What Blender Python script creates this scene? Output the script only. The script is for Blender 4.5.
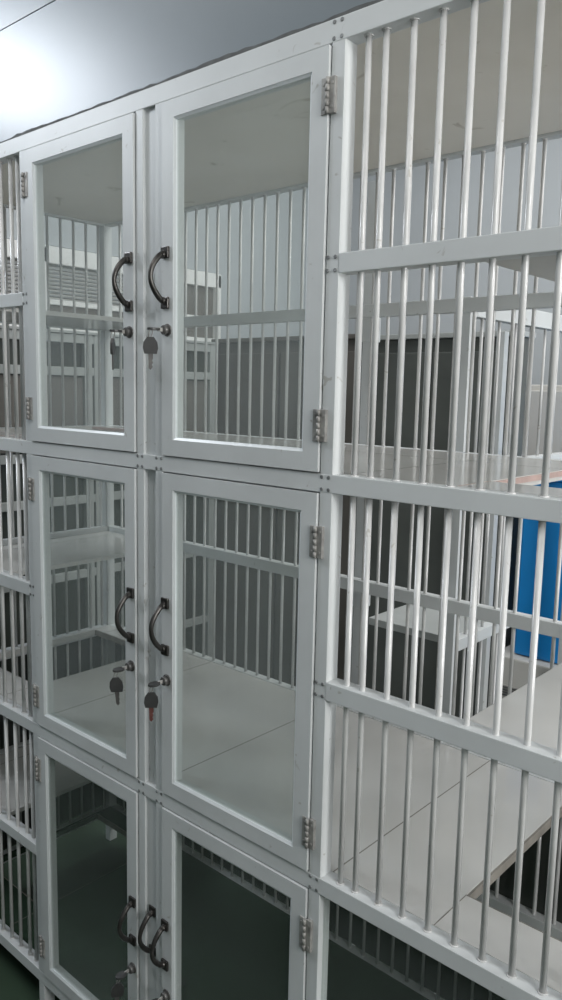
import bpy, bmesh, math, random
from mathutils import Vector, Matrix
random.seed(7)
S = bpy.context.scene
for o in list(bpy.data.objects): bpy.data.objects.remove(o)
COL = S.collection

# ---------------------------------------------------------------- camera
CAM = Vector((0.77267708, -0.95557494, 1.59445512))
yaw, pit, rol, FPX = -0.72780936, -0.13975998, 0.02121691, 786.899
f = Vector((math.sin(yaw)*math.cos(pit), math.cos(yaw)*math.cos(pit), math.sin(pit)))
s = f.cross(Vector((0, 0, 1))).normalized(); u = s.cross(f)
s2 = s*math.cos(rol)+u*math.sin(rol); u2 = u*math.cos(rol)-s*math.sin(rol)
cd = bpy.data.cameras.new('camera'); cam = bpy.data.objects.new('camera', cd); COL.objects.link(cam)
cam.matrix_world = Matrix(((s2.x, u2.x, -f.x, CAM.x), (s2.y, u2.y, -f.y, CAM.y), (s2.z, u2.z, -f.z, CAM.z), (0, 0, 0, 1)))
cd.sensor_fit = 'VERTICAL'; cd.sensor_height = 36.0; cd.lens = FPX*36.0/1000.0; cd.clip_start = 0.02
S.camera = cam

# ---------------------------------------------------------------- world, light, exposure
W = bpy.data.worlds.new('world'); S.world = W; W.use_nodes = True
bg = W.node_tree.nodes['Background']; bg.inputs[0].default_value = (0.80, 0.82, 0.82, 1); bg.inputs[1].default_value = 0.3
S.view_settings.view_transform = 'Standard'; S.view_settings.look = 'None'
S.view_settings.gamma = 1.0; S.view_settings.use_curve_mapping = False
S.view_settings.exposure = 0.0

def area(name, loc, aim, sx, sy, power, col=(1, 1, 1)):
    l = bpy.data.lights.new(name, 'AREA'); l.shape = 'RECTANGLE'; l.size = sx; l.size_y = sy; l.energy = power; l.color = col
    o = bpy.data.objects.new(name, l); COL.objects.link(o); o.location = loc
    o.rotation_euler = (Vector(aim)-Vector(loc)).to_track_quat('-Z', 'Y').to_euler()
    return o
area('window_light_right', (2.55, -0.60, 1.95), (0.0, 0.0, 1.85), 0.8, 1.0, 42, (1.0, 0.995, 0.98))
area('fill_light_right', (1.75, -0.75, 2.75), (0.2, 0.0, 1.9), 0.9, 0.3, 11.5, (1.0, 0.995, 0.985))  # added lamp, set near so upper tiers are brighter than lower ones
area('fill_light_aisle', (-0.8, -0.75, 3.08), (-0.8, -0.1, 1.8), 1.6, 0.3, 7.8, (1.0, 0.995, 0.985))  # added overhead fill, kept close so its light falls off downwards
area('window_light_left', (-2.75, -1.15, 3.02), (-0.95, 0.0, 2.25), 0.6, 0.45, 35, (0.86, 0.92, 1.0))
area('fill_light_behind', (2.6, 1.30, 1.85), (-0.5, 1.0, 1.6), 0.9, 1.1, 38, (1.0, 1.0, 0.99))  # added fill from the right, brightens post and bar sides behind
area('room_light_behind', (-0.1, 1.35, 3.08), (-0.1, 1.3, 0), 2.8, 1.4, 38, (1.0, 0.995, 0.98))

# ---------------------------------------------------------------- materials
def mat(name, col, rough=0.5, metal=0.0, noise=0.0, nscale=6.0, bump=0.0, col2=None, spec=0.5, coat=0.0):
    m = bpy.data.materials.new(name); m.use_nodes = True
    nt = m.node_tree; b = nt.nodes['Principled BSDF']
    b.inputs['Base Color'].default_value = (*col, 1); b.inputs['Roughness'].default_value = rough
    b.inputs['Metallic'].default_value = metal; b.inputs['Specular IOR Level'].default_value = spec
    b.inputs['Coat Weight'].default_value = coat
    tc = nt.nodes.new('ShaderNodeTexCoord'); nz = nt.nodes.new('ShaderNodeTexNoise')
    nz.inputs['Scale'].default_value = nscale; nz.inputs['Detail'].default_value = 5
    nt.links.new(tc.outputs['Object'], nz.inputs['Vector'])
    c2 = col2 if col2 else tuple(c*(1-noise) for c in col)
    rp = nt.nodes.new('ShaderNodeValToRGB'); rp.color_ramp.elements[0].position = 0.32; rp.color_ramp.elements[1].position = 0.62
    rp.color_ramp.elements[0].color = (*c2, 1); rp.color_ramp.elements[1].color = (*col, 1)
    nt.links.new(nz.outputs['Fac'], rp.inputs[0]); nt.links.new(rp.outputs[0], b.inputs['Base Color'])
    if bump:
        bp = nt.nodes.new('ShaderNodeBump'); bp.inputs['Strength'].default_value = bump; bp.inputs['Distance'].default_value = 0.01
        nt.links.new(nz.outputs['Fac'], bp.inputs['Height']); nt.links.new(bp.outputs[0], b.inputs['Normal'])
    return m
M_frame = mat('white_coated_aluminium', (0.62, 0.64, 0.64), 0.42, 0, 0.10, 5)
M_bar = mat('white_coated_tube', (0.62, 0.62, 0.61), 0.24, 0.0, 0.16, 14, spec=0.8)
def stain(m, scale, lo, hi, col, strength=0.7):
    nt = m.node_tree; b = nt.nodes['Principled BSDF']; src = b.inputs['Base Color'].links[0].from_socket
    tc = nt.nodes.new('ShaderNodeTexCoord'); nz = nt.nodes.new('ShaderNodeTexNoise'); nz.inputs['Scale'].default_value = scale
    nz.inputs['Detail'].default_value = 3; nz.inputs['Distortion'].default_value = 1.2
    mr = nt.nodes.new('ShaderNodeMapRange'); mr.inputs[1].default_value = lo; mr.inputs[2].default_value = hi; mr.inputs[4].default_value = strength
    mx = nt.nodes.new('ShaderNodeMixRGB'); mx.inputs[2].default_value = (*col, 1)
    nt.links.new(tc.outputs['Object'], nz.inputs[0]); nt.links.new(nz.outputs['Fac'], mr.inputs[0]); nt.links.new(mr.outputs[0], mx.inputs[0])
    nt.links.new(src, mx.inputs[1]); nt.links.new(mx.outputs[0], b.inputs['Base Color'])
stain(M_frame, 34, 0.69, 0.74, (0.30, 0.28, 0.24), 0.55)
stain(M_bar, 60, 0.68, 0.74, (0.33, 0.30, 0.25), 0.5)
M_bead = mat('glazing_bead', (0.74, 0.77, 0.78), 0.3, 0, 0.05, 9)
M_bronze = mat('dark_bronze', (0.085, 0.08, 0.075), 0.34, 0.75, 0.35, 40)
M_steel = mat('dull_steel', (0.40, 0.39, 0.37), 0.5, 0.2, 0.45, 60)
M_keysteel = mat('key_steel', (0.16, 0.155, 0.15), 0.4, 0.5, 0.4, 60)
M_rivet = mat('grey_rivet', (0.26, 0.27, 0.27), 0.5, 0.5, 0.3, 60)
M_key = mat('black_key_plastic', (0.045, 0.045, 0.045), 0.4, 0, 0.2, 60)
M_red = mat('reddish_key_brass', (0.22, 0.09, 0.08), 0.4, 0.5, 0.3, 60)
M_roof = mat('stained_board', (0.78, 0.745, 0.68), 0.6, 0, 0, 3.2, col2=(0.70, 0.66, 0.585))
stain(M_roof, 11, 0.66, 0.72, (0.38, 0.33, 0.25), 0.55)
M_edge = mat('raw_board_edge', (0.27, 0.25, 0.22), 0.7, 0, 0.35, 25)
M_pink = mat('reddish_edge_strip', (0.55, 0.40, 0.36), 0.6, 0, 0.2, 30)
M_wall = mat('blue_grey_paint', (0.17, 0.20, 0.22), 0.36, 0, 0.06, 2.5, bump=0.05, spec=0.6)
M_wallb = mat('grey_white_paint', (0.46, 0.49, 0.51), 0.55, 0, 0.06, 2)
M_ceil = mat('ceiling_paint', (0.55, 0.57, 0.58), 0.6, 0, 0.05, 2)
M_floor = mat('green_floor_paint', (0.048, 0.078, 0.05), 0.35, 0, 0.35, 3, bump=0.05)
M_addgreen = mat('added_dark_green', (0.06, 0.10, 0.07), 0.45, 0, 0.1, 3)  # invented dark green, dims what the bottom door glass reflects
M_crack = mat('dark_joint_filler', (0.12, 0.125, 0.125), 0.8, 0, 0.4, 30)
M_dark = mat('dark_panel', (0.115, 0.125, 0.115), 0.42, 0, 0.3, 4)
M_brown = mat('dark_brown_panel', (0.155, 0.145, 0.13), 0.5, 0, 0.3, 3)
M_slat = mat('grey_louvre_slat', (0.50, 0.50, 0.48), 0.5, 0, 0.08, 9)
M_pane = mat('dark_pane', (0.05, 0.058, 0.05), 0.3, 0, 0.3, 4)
M_dull = mat('dull_pale_metal', (0.42, 0.44, 0.43), 0.5, 0, 0.12, 6)
M_blue = mat('blue_plastic', (0.01, 0.27, 0.70), 0.4, 0, 0.18, 3)
M_beige = mat('beige_board', (0.56, 0.55, 0.52), 0.55, 0, 0.05, 3)
M_louv = mat('white_louvre', (0.88, 0.88, 0.87), 0.5, 0, 0.05, 9)

def tile_mat(rowh=2.0, off=-0.9, rough=0.13):
    m = bpy.data.materials.new('white_floor_tile'); m.use_nodes = True; nt = m.node_tree; b = nt.nodes['Principled BSDF']
    tc = nt.nodes.new('ShaderNodeTexCoord'); mp = nt.nodes.new('ShaderNodeMapping')
    mp.inputs['Location'].default_value = (0.0, off, 0)
    br = nt.nodes.new('ShaderNodeTexBrick'); br.offset = 0; br.squash = 1
    br.inputs['Scale'].default_value = 1; br.inputs['Brick Width'].default_value = 0.45; br.inputs['Row Height'].default_value = rowh
    br.inputs['Mortar Size'].default_value = 0.0014; br.inputs['Mortar Smooth'].default_value = 0.1; br.inputs['Bias'].default_value = 0
    br.inputs['Color1'].default_value = (0.76, 0.75, 0.72, 1); br.inputs['Color2'].default_value = (0.79, 0.78, 0.75, 1)
    br.inputs['Mortar'].default_value = (0.33, 0.31, 0.28, 1)
    nz = nt.nodes.new('ShaderNodeTexNoise'); nz.inputs['Scale'].default_value = 5
    mx = nt.nodes.new('ShaderNodeMixRGB'); mx.blend_type = 'MULTIPLY'; mx.inputs[0].default_value = 0.25
    nt.links.new(tc.outputs['Object'], mp.inputs[0]); nt.links.new(mp.outputs[0], br.inputs[0]); nt.links.new(tc.outputs['Object'], nz.inputs[0])
    nt.links.new(br.outputs[0], mx.inputs[1]); nt.links.new(nz.outputs['Fac'], mx.inputs[2]); nt.links.new(mx.outputs[0], b.inputs['Base Color'])
    b.inputs['Roughness'].default_value = rough; b.inputs['Specular IOR Level'].default_value = 0.8
    return m
M_tile = tile_mat()
M_tile_small = tile_mat(0.39, -0.03)
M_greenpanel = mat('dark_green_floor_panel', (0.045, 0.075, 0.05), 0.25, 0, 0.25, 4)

def glass_mat(name='hazed_glass', h0=0.05, h1=0.17):  # diffuse mix paints a pale haze of reflected light onto the panes
    m = bpy.data.materials.new(name); m.use_nodes = True; nt = m.node_tree
    for n in list(nt.nodes): nt.nodes.remove(n)
    out = nt.nodes.new('ShaderNodeOutputMaterial'); tr = nt.nodes.new('ShaderNodeBsdfTransparent'); tr.inputs[0].default_value = (0.95, 0.97, 0.96, 1)
    gl = nt.nodes.new('ShaderNodeBsdfGlossy'); gl.inputs['Roughness'].default_value = 0.03; gl.inputs[0].default_value = (1, 1, 1, 1)
    ge = nt.nodes.new('ShaderNodeNewGeometry'); mi = nt.nodes.new('ShaderNodeMapRange'); mi.inputs[3].default_value = 1.45; mi.inputs[4].default_value = 1/1.45
    nt.links.new(ge.outputs['Backfacing'], mi.inputs[0])
    df = nt.nodes.new('ShaderNodeBsdfDiffuse'); df.inputs[0].default_value = (0.62, 0.67, 0.67, 1)
    fr = nt.nodes.new('ShaderNodeFresnel'); nt.links.new(mi.outputs[0], fr.inputs[0])
    tc = nt.nodes.new('ShaderNodeTexCoord'); nz = nt.nodes.new('ShaderNodeTexNoise'); nz.inputs['Scale'].default_value = 5
    mr = nt.nodes.new('ShaderNodeMapRange'); mr.inputs[3].default_value = h0; mr.inputs[4].default_value = h1
    m1 = nt.nodes.new('ShaderNodeMixShader'); m2 = nt.nodes.new('ShaderNodeMixShader')
    nt.links.new(tc.outputs['Object'], nz.inputs[0]); nt.links.new(nz.outputs['Fac'], mr.inputs[0]); nt.links.new(mr.outputs[0], m1.inputs[0])
    nt.links.new(tr.outputs[0], m1.inputs[1]); nt.links.new(df.outputs[0], m1.inputs[2])
    nt.links.new(fr.outputs[0], m2.inputs[0]); nt.links.new(m1.outputs[0], m2.inputs[1]); nt.links.new(gl.outputs[0], m2.inputs[2])
    nt.links.new(m2.outputs[0], out.inputs[0])
    return m
M_glass = glass_mat()
M_glass_faint = glass_mat('faint_haze_glass', 0.01, 0.05)  # same glass with less painted haze, keeps the bottom tier darker

# ---------------------------------------------------------------- mesh helpers
def BM(): return bmesh.new()
def box(bm, x0, x1, y0, y1, z0, z1, bev=0.0):
    r = bmesh.ops.create_cube(bm, size=1.0)
    for v in r['verts']:
        v.co = Vector(((x0+x1)/2+v.co.x*(x1-x0), (y0+y1)/2+v.co.y*(y1-y0), (z0+z1)/2+v.co.z*(z1-z0)))
    if bev:
        es = set(e for v in r['verts'] for e in v.link_edges)
        bmesh.ops.bevel(bm, geom=list(es), offset=bev, segments=2, profile=0.6, affect='EDGES', clamp_overlap=True)
    return bm
def tube(bm, pts, r, seg=10, closed=False):
    pts = [Vector(p) for p in pts]; n = len(pts); rings = []
    rr = r if isinstance(r, (list, tuple)) else [r]*n
    nrm = None
    for i, p in enumerate(pts):
        a = pts[i-1] if (i or closed) else p; b = pts[(i+1) % n] if (i < n-1 or closed) else p
        t = (b-a).normalized()
        if nrm is None:
            nrm = t.cross(Vector((0, 1, 0)) if abs(t.y) < .9 else Vector((1, 0, 0))).normalized()
        nrm = (nrm-t*nrm.dot(t)).normalized(); bn = t.cross(nrm)
        rings.append([bm.verts.new(p+(nrm*math.cos(q)+bn*math.sin(q))*rr[i]) for q in [2*math.pi*k/seg for k in range(seg)]])
    m = n if closed else n-1
    for i in range(m):
        A, B = rings[i], rings[(i+1) % n]
        for k in range(seg):
            fc = bm.faces.new((A[k], A[(k+1) % seg], B[(k+1) % seg], B[k])); fc.smooth = True
    if not closed:
        bm.faces.new(rings[0][::-1]); bm.faces.new(rings[-1])
    return bm
def disc(bm, c, ax, r, h, seg=20, bev=0.0):
    ax = Vector(ax).normalized(); c = Vector(c)
    if bev: return tube(bm, [c, c+ax*1e-5, c+ax*(h-bev), c+ax*h], [r*0.98, r, r, r-bev], seg)
    return tube(bm, [c, c+ax*h], r, seg)
def prism(bm, pts, d, off):      # extrude polygon pts (Vectors) along off
    a = [bm.verts.new(Vector(p)) for p in pts]; b = [bm.verts.new(Vector(p)+Vector(off)) for p in pts]; n = len(pts)
    bm.faces.new(a[::-1]); bm.faces.new(b)
    for i in range(n): bm.faces.new((a[i], a[(i+1) % n], b[(i+1) % n], b[i]))
    return bm
def obj(name, bm, m, parent=None):
    bmesh.ops.recalc_face_normals(bm, faces=bm.faces)
    me = bpy.data.meshes.new(name); bm.to_mesh(me); bm.free(); me.materials.append(m)
    o = bpy.data.objects.new(name, me); COL.objects.link(o)
    if parent: o.parent = parent; o.matrix_parent_inverse = Matrix.Translation(parent_world(parent)).inverted()
    return o
def parent_world(p):
    v = Vector(p.location)
    while p.parent: p = p.parent; v = Vector((0, 0, 0)) if p.type == 'MESH' else Vector(p.location)
    return v if True else v
def tag(o, label, cat, group=None):
    o['label'] = label; o['category'] = cat
    if group: o['group'] = group
    return o
def thing(name, label, cat, loc, group=None):
    o = bpy.data.objects.new(name, None); COL.objects.link(o); o.location = loc; o.empty_display_size = 0.05
    return tag(o, label, cat, group)
def part(name, bm, m, root, sub=None, label=None):
    """part of root (Empty at root.location); sub = mesh parent if it is a sub-part"""
    bmesh.ops.recalc_face_normals(bm, faces=bm.faces)
    loc = Vector(root.location)
    bmesh.ops.translate(bm, verts=bm.verts, vec=-loc)
    me = bpy.data.meshes.new(name); bm.to_mesh(me); bm.free(); me.materials.append(m)
    o = bpy.data.objects.new(name, me); COL.objects.link(o); o.parent = sub if sub else root
    if label: o['label'] = label
    return o
def struct(name, bm, m):
    o = obj(name, bm, m); o['kind'] = 'structure'; return o

# ================================================================ SETTING
struct('floor', box(BM(), -3.4, 2.8, -2.5, 3.0, -0.05, 0.0), M_floor)
struct('ceiling', box(BM(), -3.4, 2.8, -2.5, 3.0, 3.15, 3.2), M_ceil)
# lintel wall above the cages, with a joint groove along it
bm = BM(); box(bm, -3.4, 2.7, 0.006, 0.10, 2.1325, 2.362); box(bm, -3.4, 2.7, 0.006, 0.10, 2.3645, 3.15)
box(bm, -3.4, 2.7, 0.012, 0.10, 2.36, 2.366)
struct('wall_front', bm, M_wall)
struct('wall_right', box(BM(), 2.7, 2.8, -2.4, 3.0, 0, 3.15), M_wallb)
struct('wall_rear', box(BM(), -3.4, 2.7, -2.5, -2.4, 1.25, 3.15), M_wallb)
struct('added_band_rear', box(BM(), -3.4, 2.7, -2.5, -2.39, 0, 1.25), M_addgreen)  # unseen band added to darken reflections and tint low light green
struct('added_band_left', box(BM(), -3.4, -3.39, -2.385, 3.0, 0.002, 1.25), M_addgreen)  # matching unseen dark band, added on the far left wall
struct('wall_far_left', box(BM(), -3.5, -3.4, -2.5, 3.0, 0, 3.15), M_wallb)
struct('wall_back', box(BM(), -3.4, 2.7, 2.6, 2.7, 0, 3.15), M_wallb)
bm = BM()   # wall with opening for the louvred window
box(bm, -2.12, -2.02, 0.10, 0.45, 0, 3.15); box(bm, -2.12, -2.02, 1.70, 2.6, 0, 3.15)
box(bm, -2.12, -2.02, 0.45, 1.70, 2.13, 3.15); box(bm, -2.12, -2.02, 0.45, 1.70, 0, 1.80)
struct('wall_left', bm, M_wallb)
# ragged dark joint between lintel and cage
bm = BM(); xs = [-1.42+0.02*i for i in range(101)]; lo = []; hi = []
rag = [random.uniform(-0.0015, 0.0025)+(0.002 if (i//9) % 3 == 0 else 0) for i in range(101)]
for i, x in enumerate(xs):
    lo.append((x, 0.004, 2.1275)); hi.append((x, 0.004, 2.1325+rag[i]))
for i in range(100):
    prism(bm, [lo[i], lo[i+1], hi[i+1], hi[i]], None, (0, 0.05, 0))
struct('trim_1', bm, M_crack)

# louvred window in the left wall
w = thing('window_1', '', '', (-2.0, 1.075, 1.80)); del w['label']; del w['category']; w['kind'] = 'structure'
bm = BM(); box(bm, -2.06, -2.0, 0.45, 1.70, 2.06, 2.125, .003); box(bm, -2.06, -2.0, 0.45, 1.70, 1.80, 1.825, .003); box(bm, -2.06, -2.01, 0.45, 1.70, 1.905, 1.925, .003)
for y in (0.45, 0.74, 1.24, 1.665): box(bm, -2.06, -2.0, y, y+0.035, 1.80, 2.12, .003)
part('window_frame', bm, M_louv, w)
bm = BM()
for k in range(9):
    z = 1.928+k*0.0150
    prism(bm, [(-2.02, .5, z), (-2.02, .5, z+.003), (-2.05, .5, z+.013), (-2.05, .5, z+.010)], None, (0, 0.75, 0))
part('louvre', bm, M_slat, w)
part('panel', box(BM(), -2.058, -2.02, 0.46, 1.26, 1.825, 1.905), M_brown, w)
part('panel', box(BM(), -2.058, -2.02, 1.27, 1.67, 1.825, 2.06), M_brown, w)
bm = box(BM(), -2.115, -2.105, 0.46, 1.69, 1.81, 2.12)
gm = bpy.data.materials.new('daylight_behind_louvre'); gm.use_nodes = True; gb = gm.node_tree.nodes['Principled BSDF']
gb.inputs['Emission Color'].default_value = (0.93, 0.97, 1, 1); gb.inputs['Emission Strength'].default_value = 0.12
part('window_pane', bm, gm, w)

# ================================================================ THE CAGE BANK
cage = thing('cat_cage', 'large white metal cage bank, three tiers, glazed doors in the middle and barred bays', 'cage', (-0.42, 0.0, 0.0))
XL, XR, D = -1.405, 0.565, 0.62
RAILZ = [(0.100, 0.130), (0.760, 0.789), (1.436, 1.465), (2.095, 2.127)]
MIDZ = [(0.440, 0.468), (1.100, 1.130), (1.768, 1.797)]
POSTS = [(XL, XL+.025), (-0.866, -0.842), (-0.4585, -0.437), (-0.402, -0.381), (0.002, 0.026), (XR-.025, XR)]
def cp(name, bm, m, label=None): return part(name, bm, m, cage, None, label)
for a, b in POSTS: cp('post', box(BM(), a, b, 0.0006, 0.030, 0.0, 2.1, .0012), M_frame)
for a, b in (POSTS[0], POSTS[5]): cp('post', box(BM(), a, b, D-.03, D, 0.0, 2.1, .0012), M_frame)
for a, b in RAILZ:
    cp('rail', box(BM(), XL, XR, 0.0, 0.030, a, b, .0012), M_frame)
    cp('rail', box(BM(), XL, XR, D-.026, D, a, b, .0012), M_frame)
    for xa, xb in (POSTS[0], POSTS[5]): cp('rail', box(BM(), xa+.001, xb-.001, 0.03, D-.028, a, b, .0012), M_frame)
for a, b in MIDZ:
    cp('rail', box(BM(), XL, -0.866, 0.0, 0.030, a, b, .0012), M_frame)
    cp('rail', box(BM(), 0.026, XR, 0.0, 0.030, a, b, .0012), M_frame)
    cp('rail', box(BM(), XL, XR, D-.026, D, a, b, .0012), M_frame)
    for xa, xb in (POSTS[0], POSTS[5]): cp('rail', box(BM(), xa+.001, xb-.001, 0.03, D-.028, a, b, .0012), M_frame)
# bars: list every one, nearest / largest first
bars = []; SEG = [(RAILZ[2][1], RAILZ[3][0]), (RAILZ[1][1], RAILZ[2][0]), (RAILZ[0][1], RAILZ[1][0])]
FX = [0.058, 0.088]+[0.1335+0.0452*k for k in range(9)]
for z in SEG[:2]:
    for x in FX: bars.append((x, 0.014, z))
LX = [-0.84-x for x in FX]
FRONT3 = True
for z in SEG:
    for x in LX[:3]: bars.append((x, 0.014, z))
BX = [-1.320+0.0445*k for k in range(42)]
for z in SEG[:2]:
    for x in BX:
        if -1.03 < x < 0.1: bars.append((x, D-.013, z))
EY = [0.075+0.0455*k for k in range(12)]
for z in SEG[:2]:
    for y in EY[3:]: bars.append((-1.392, y, z))
n_first = 100
for z in SEG:
    for x in LX[3:]: bars.append((x, 0.014, z))
    for x in BX: 
        if (x, D-.013, z) not in bars: bars.append((x, D-.013, z))
    for y in EY:
        for xx in (-1.392, 0.552):
            if (xx, y, z) not in bars: bars.append((xx, y, z))
def bar_bm(bm, x, y, z, r=0.0047):
    tube(bm, [(x, y, z[0]-.004), (x, y, z[1]+.004)], r if y < .1 else .0042, 12)
    for zz, dz in ((z[0], .0016), (z[1]-.0016, .0016)):
        disc(bm, (x, y, zz), (0, 0, 1), 0.0070 if y < .1 else .0055, dz, 12)
    return bm
for b in bars[:n_first]: cp('bar', bar_bm(BM(), *b), M_bar)
bm = BM()
for b in bars[n_first:]: bar_bm(bm, *b)
o = cp('bar', bm, M_bar); o['kind'] = 'stuff'
# tiled floors with a hatch in each end bay, mid-height shelves above the hatches, roof board
HX0, HX1, HY0, HY1 = 0.225, 0.53, 0.13, 0.535
def slab(z1, t=0.018):
    bm = BM(); x0, x1, y0, y1 = XL+.026, XR-.026, 0.031, D-.028
    box(bm, -.84-HX0, HX0, y0, y1, z1-t, z1)
    for a, b, c, d in ((HX0, x1, y0, HY0), (HX0, x1, HY1, y1), (HX1, x1, HY0, HY1)):
        box(bm, a, b, c, d, z1-t, z1); box(bm, -.84-b, -.84-a, c, d, z1-t, z1)
    return bm
for z in (0.131, 0.7885, 1.4645):
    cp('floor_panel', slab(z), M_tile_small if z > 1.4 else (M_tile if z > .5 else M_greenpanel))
    em = M_pink if z > 1.4 else M_edge
    for sgn in (0, 1):
        bm = BM()
        for a, b, c, d in ((HX0, HX0+.004, HY0, HY1), (HX0, HX1, HY0, HY0+.004), (HX0, HX1, HY1-.004, HY1)):
            if sgn: a, b = -.84-b, -.84-a
            box(bm, a, b, c, d, z-(.010 if z > 1.4 else .019), z-.0012)
        ga = HX0-.0008 if not sgn else -.84-HX0-.0008
        box(bm, ga, ga+.0016, .0315, HY0+.002, z-.003, z+.0003)
        cp('hatch_edging', bm, em)
for z in (0.452, 1.102, 1.770):
    cp('shelf', box(BM(), 0.243, XR-.026, 0.031, D-.028, z, z+.012, .001), M_beige if z > 1.5 else M_tile)
    cp('shelf', box(BM(), XL+.026, -.84-.215, 0.031, D-.028, z, z+.012, .001), M_tile)
cp('roof_panel', box(BM(), XL+.01, XR-.01, 0.031, D-.03, 2.100, 2.112), M_roof)
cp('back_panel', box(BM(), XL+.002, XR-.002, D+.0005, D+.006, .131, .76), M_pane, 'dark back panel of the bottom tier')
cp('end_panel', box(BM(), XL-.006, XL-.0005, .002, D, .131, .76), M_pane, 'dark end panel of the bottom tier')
# strips closing the gap between the two centre posts, set back
for (z0, z1), y in zip(((1.465, 2.095), (0.789, 1.436), (0.130, 0.760)), (0.007, 0.012, 0.006)):
    cp('cover_strip', box(BM(), -0.437, -0.402, y, y+.008, z0, z1, .0008), M_frame)
# rivets at the joints
def rivets(px, zs, dz=0.008, pairs=(0.004, 0.018)):
    for z0, z1 in zs:
        for dx in pairs:
            for z in (z0+dz*.6, z1-dz*.6):
                cp('rivet', disc(BM(), (px+dx, 0.0005, z), (0, -1, 0), 0.0032, 0.0016, 10, .0006), M_rivet)
cp('glass_pane', box(BM(), 0.027, XR-.026, .012, .016, RAILZ[0][1], MIDZ[0][0]), M_glass_faint)
cp('glass_pane', box(BM(), 0.027, XR-.026, .012, .016, MIDZ[0][1], RAILZ[1][0]), M_glass_faint)
rivets(0.0015, RAILZ[1:]+MIDZ[1:], .008)
rivets(-0.459, RAILZ[1:3]); rivets(-0.402, RAILZ[1:3]); rivets(-0.866, MIDZ[1:])

# ---------------------------------------------------------------- doors
def handle_bm(x, y, zt, zb):
    bm = BM(); zc = (zt+zb)/2
    for z in (zt, zb):
        box(bm, x-.0100, x+.0100, y-.0055, y, z-.0105, z+.0105, .0022)
        disc(bm, (x, y-.005, z), (0, -1, 0), .0036, .0022, 12, .0008)
        bmesh.ops.create_uvsphere(bm, u_segments=12, v_segments=8, radius=.0062, matrix=Matrix.Translation((x, y-.008, z+(.004 if z < zc else -.004))))
    n = 18; pts = []; rr = []
    for i in range(n+1):
        t = i/n; a = math.pi*t
        pts.append((x, y-.009-.027*math.sin(a)**.8, zt-.003+(zb-zt+.006)*t)); rr.append(.0042+.0012*abs(math.cos(a)))
    tube(bm, pts, rr, 12)
    return bm
def hinge_bm(xc, z0, z1, y=-.0035):
    bm = BM(); zc = (z0+z1)/2
    box(bm, xc-.0125, xc-.0022, y-.0020, y+.0046, z0, z1, .0006); box(bm, xc+.0022, xc+.0125, y-.0020, y+.0046, z0, z1, .0006); y -= .002
    h = (z1-z0)/5
    for k in range(5):
        tube(bm, [(xc, y-.0015, z0+k*h+.0004), (xc, y-.0015, z0+(k+1)*h-.0004)], .0032 if k % 2 else .0029, 10)
    for dx in (-.008, .008):
        for z in (z0+.009, z1-.009): disc(bm, (xc+dx, y, z), (0, -1, 0), .0024, .001, 10, .0004)
    return bm
def lock_bm(x, z, y=-.0035):
    bm = BM()
    disc(bm, (x, y+.001, z), (0, -1, 0), .0115, .003, 24, .001); disc(bm, (x, y-.002, z), (0, -1, 0), .0088, .009, 24, .0015)
    box(bm, x-.0012, x+.0012, y-.012, y-.010, z-.005, z+.005)
    return bm
def door(x0, x1, z0, z1, side, hz, lockz, hinges):
    y0, y1 = -.0035, .0225; st = .0315
    g = (x0+st, x1-st, z0+.030, z1-.030)
    bm = BM()   # mitred frame
    O = [(x0, z0), (x1, z0), (x1, z1), (x0, z1)]; I = [(g[0], g[2]), (g[1], g[2]), (g[1], g[3]), (g[0], g[3])]
    for i in range(4):
        j = (i+1) % 4
        prism(bm, [(O[i][0], y0, O[i][1]), (O[j][0], y0, O[j][1]), (I[j][0], y0, I[j][1]), (I[i][0], y0, I[i][1])], None, (0, y1-y0, 0))
    bmesh.ops.remove_doubles(bm, verts=bm.verts, dist=1e-5)
    d = cp('door', bm, M_frame)
    bm = BM(); k = .0045; I2 = [(g[0]+k, g[2]+k), (g[1]-k, g[2]+k), (g[1]-k, g[3]-k), (g[0]+k, g[3]-k)]
    for i in range(4):    # sloped glazing bead, raised lip
        j = (i+1) % 4
        a, b, c, e = I[i], I[j], I2[j], I2[i]
        v = [(a[0], y0+.0008, a[1]), (b[0], y0+.0008, b[1]), (c[0], y0+.003, c[1]), (e[0], y0+.003, e[1])]
        prism(bm, v, None, (0, .006, 0))
    part('glazing_bead', bm, M_bead, cage, d)
    part('glass_pane', box(BM(), g[0]+.002, g[1]-.002, 0.0008, .0038, g[2]+.002, g[3]-.002), M_glass if z0 > .5 else M_glass_faint, cage, d)
    hx = (x0+.0125) if side > 0 else (x1-.0115)
    part('handle', handle_bm(hx, y0, *hz), M_bronze, cage, d)
    lx = (x0+.016) if side > 0 else (x1-.013)
    part('lock', lock_bm(lx, lockz), M_keysteel, cage, d)
    for a, b in hinges: part('hinge', hinge_bm((x1+.0015) if side > 0 else (x0-.0015), a, b), M_steel, cage, d)
    return lx
LK = {}
for side, x0, x1 in ((1, -0.3785, -0.0005), (-1, -0.8395, -0.4615)):
    LK[side, 1] = door(x0, x1, 1.4675, 2.0925, side, (1.8345, 1.7455), 1.697, ((1.515, 1.565), (1.996, 2.047)))
    LK[side, 2] = door(x0, x1, 0.7920, 1.4335, side, (1.1835, 1.0905), 1.030, ((0.836, 0.888), (1.331, 1.382)))
    LK[side, 3] = door(x0, x1, 0.1325, 0.7575, side, (0.5085, 0.4195), 0.352, ((0.182, 0.232), (0.648, 0.706)))
cp('handle', handle_bm(-0.4195, 0.008, 0.508, 0.417), M_bronze)

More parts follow.
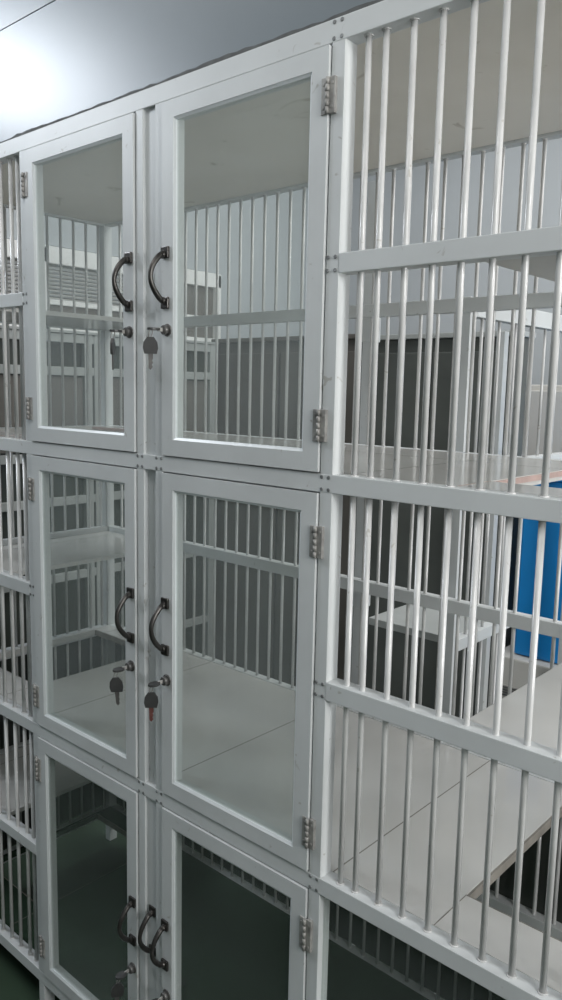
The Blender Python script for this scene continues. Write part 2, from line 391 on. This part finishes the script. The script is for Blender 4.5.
# ---------------------------------------------------------------- keys left in the locks
def key(x, z, label, tip=None, swing=0.0, turn=0.0):
    y = -.0125
    k = thing('key', label, 'key', (x, y, z), 'keys left in the door locks')
    b = BM()   # inserted key: shaft and flat bow, seen edge on
    box(b, x-.0011, x+.0011, y-.014, y+.002, z-.0035, z+.0035, .0004)
    part('key_blade', b, M_steel, k)
    b = BM(); pts = []
    for i in range(14):
        a = 2*math.pi*i/14; pts.append((x+.0095*math.sin(a), y-.0225+.0130*math.cos(a), z-.002))
    prism(b, pts, None, (0, 0, .004)); part('key_bow', b, M_key, k)
    b = BM(); ry = y-.030
    tube(b, [(x+.006*math.sin(a)*.4, ry+.004*math.cos(a), z-.008+.0085*math.sin(a)) for a in [2*math.pi*i/18 for i in range(18)]], .0009, 6, True)
    part('key_ring', b, M_steel, k)
    # hanging spare
    c, sn = math.cos(turn), math.sin(turn); zt = z-.017
    def P(dx, dy, dz): 
        dx, dy, dz = dx*1.3, dy*1.3, dz*1.3; dx += swing*(-dz)
        return (x+dx*c-dy*sn, ry+dx*sn+dy*c, zt+dz)
    b = BM(); prof = [(-.0045, .002), (.0045, .002), (.0095, -.005), (.0105, -.013), (.0085, -.021), (-.0085, -.021), (-.0105, -.013), (-.0095, -.005)]
    prism(b, [P(px, -.0018, pz) for px, pz in prof], None, Vector(P(0, .0018, 0))-Vector(P(0, -.0018, 0)))
    o = part('key_bow', b, M_key, k)
    b = BM(); prof = [(-.0034, -.019), (.0034, -.019), (.0034, -.028), (.0020, -.030), (.0034, -.033), (.0018, -.036), (.003, -.039), (0, -.043), (-.0026, -.040)]
    prism(b, [P(px, -.0009, pz) for px, pz in prof], None, Vector(P(0, .0009, 0))-Vector(P(0, -.0009, 0)))
    part('key_blade', b, tip or M_keysteel, k)
key(LK[-1, 1], 1.697, 'black-headed key in the lock of the upper left glass door', turn=2.3)
key(LK[1, 1], 1.697, 'black-headed key in the lock of the upper right glass door', turn=0.9)
key(LK[-1, 2], 1.030, 'black-headed key in the lock of the middle left glass door', turn=0.9, swing=.08)
key(LK[1, 2], 1.030, 'black-headed key with a reddish tip in the middle right door lock', tip=M_red, turn=0.8)
key(LK[-1, 3], 0.352, 'black-headed key in the lock of the bottom left glass door', turn=0.9, swing=-.1)
key(LK[1, 3], 0.352, 'black-headed key in the lock of the bottom right glass door', turn=0.8)

# ================================================================ THINGS BEHIND THE CAGE
# narrow white cage standing right behind
r = thing('wire_cage', 'narrow white barred cage standing directly behind the big cage bank', 'cage', (-0.28, 0.98, 0))
Y0, Y1, xa, xb = 0.675, 1.42, -0.418, -0.121
for x, top in ((xa, 2.10), (xb-.028, 1.79)): part('post', box(BM(), x, x+.028, Y0, Y0+.028, 0, top, .001), M_frame, r)
for x in (xa, xb-.028): part('post', box(BM(), x, x+.028, Y1-.028, Y1, 0, 1.79, .001), M_frame, r)
for z in (0.42, 1.035, 1.716):
    h = .045
    part('joint_bracket', box(BM(), xa-.004, xa+.032, Y0-.003, Y0+.032, z, z+.06, .002), M_frame, r)
part('rail', box(BM(), xb-.03, xb-.002, Y0+.03, Y1-.03, 1.768, 1.81, .001), M_frame, r)
part('rail', box(BM(), xb-.03, xb-.002, Y0, Y0+.03, 1.79, 1.81, .001), M_frame, r)
part('shelf', box(BM(), xa+.03, xb-.0295, Y0+.03, 1.02, 0.985, 1.004, .001), M_dull, r)
part('rail', box(BM(), xb-.029, xb-.002, Y0+.028, 1.02, 0.975, 1.004, .001), M_frame, r)
part('shelf', box(BM(), xa+.03, xb-.0295, Y0+.03, Y1-.03, 0.30, 0.318, .001), M_tile, r)
for k in range(8):
    y = Y0+.085+k*.088
    if y < 1.02:
        part('bar', tube(BM(), [(xb-.015, y, 0.31), (xb-.015, y, 0.976)], .004, 8), M_bar, r)
        part('bar', tube(BM(), [(xb-.015, y, 1.003), (xb-.015, y, 1.402)], .004, 8), M_bar, r)
    part('bar', tube(BM(), [(xb-.015, y, 1.428), (xb-.015, y, 1.77)], .004, 8), M_bar, r)
part('rail', box(BM(), xb-.03, xb-.002, Y0+.03, Y1-.03, 1.40, 1.43, .001), M_frame, r)

# dark cabinets against the back
def cabinet(name, label, x0, x1, y0, y1, z1, mp, mf, n, cat='cabinet', group=None, axis='x', splits=()):
    t = thing(name, label, cat, ((x0+x1)/2, (y0+y1)/2, 0), group)
    part('body', box(BM(), x0, x1, y0, y1, 0.0, z1, .004), mp, t)
    if axis == 'x':
        w = (x1-x0)/n
        for i in range(n):
            part('door', box(BM(), x0+i*w+.008, x0+(i+1)*w-.008, y0-.018, y0-.001, .06, z1-.05, .004), mp, t)
        part('top_board', box(BM(), x0-.01, x1+.01, y0-.02, y1, z1, z1+.018, .002), mf, t)
    return t
cabinet('cabinet', 'tall dark brown cabinet with plain doors behind the cage, left of the dark green one', -1.95, -1.12, 1.62, 1.75, 1.80, M_brown, M_brown, 2)
cabinet('cabinet', 'tall dark grey-green cabinet behind the narrow white cage, beside the blue box', -1.10, -0.445, 1.60, 1.72, 1.79, M_dark, M_dull, 2)

# pale framed locker cage along the left wall: posts, rails, dark panes
t = thing('locker', 'pale framed locker with dark panes below the louvred window, left of the cages', 'locker', (-1.93, 1.0, 0))
part('body', box(BM(), -2.018, -1.915, 0.20, 1.56, 0.03, 1.775, .003), M_pane, t)
for y in (0.20, 0.60, 0.86, 0.905, 1.13, 1.33, 1.53):
    part('post', box(BM(), -1.914, -1.89, y, y+.035, 0.0, 1.79, .002), M_dull, t)
for z in (0.06, 0.49, 0.82, 1.125, 1.30, 1.63, 1.755):
    part('rail', box(BM(), -1.913, -1.892, 0.20, 1.565, z, z+.033, .002), M_dull, t)
part('top_board', box(BM(), -2.018, -1.885, 0.19, 1.575, 1.79, 1.80, .001), M_dull, t)
for (za, zb) in ((1.34, 1.625),):
    part('panel', box(BM(), -1.9145, -1.905, 0.24, 1.53, za, zb, .002), M_brown, t)

# blue storage box on a white vented base
t = thing('storage_box', 'blue plastic storage box on a white vented base behind the right bay', 'box', (0.05, 1.72, 0))
bx = part('box_body', box(BM(), -0.348, 0.42, 1.50, 1.95, 0.722, 1.32, .012), M_blue, t)
part('lid', box(BM(), -0.356, 0.428, 1.492, 1.958, 1.32, 1.352, .008), M_blue, t)
v = thing('ventilated_stand', 'white stand with a small dark vent grille under the blue box', 'stand', (0.05, 1.72, 0))
part('body', box(BM(), -0.40, 0.45, 1.46, 1.98, 0.0, 0.720, .006), M_beige, v)
g = part('vent_grille', box(BM(), -0.372, -0.275, 1.455, 1.461, 0.582, 0.622, .002), M_steel, v)
for k in range(4): part('slat', box(BM(), -0.366, -0.281, 1.451, 1.4555, 0.588+k*.009, 0.592+k*.009), M_crack, v, g)

# tall beige cabinet to the right of the dark ones
t = thing('cabinet', 'tall beige cabinet seen above the blue box through the right bars', 'cabinet', (0.0, 2.2, 0))
part('body', box(BM(), -0.60, 0.46, 2.00, 2.40, 0.0, 1.633, .006), M_beige, t)
for i in range(2): part('door', box(BM(), -0.59+i*.525, -0.07+i*.525, 1.984, 1.999, .06, 1.61, .003), M_beige, t)
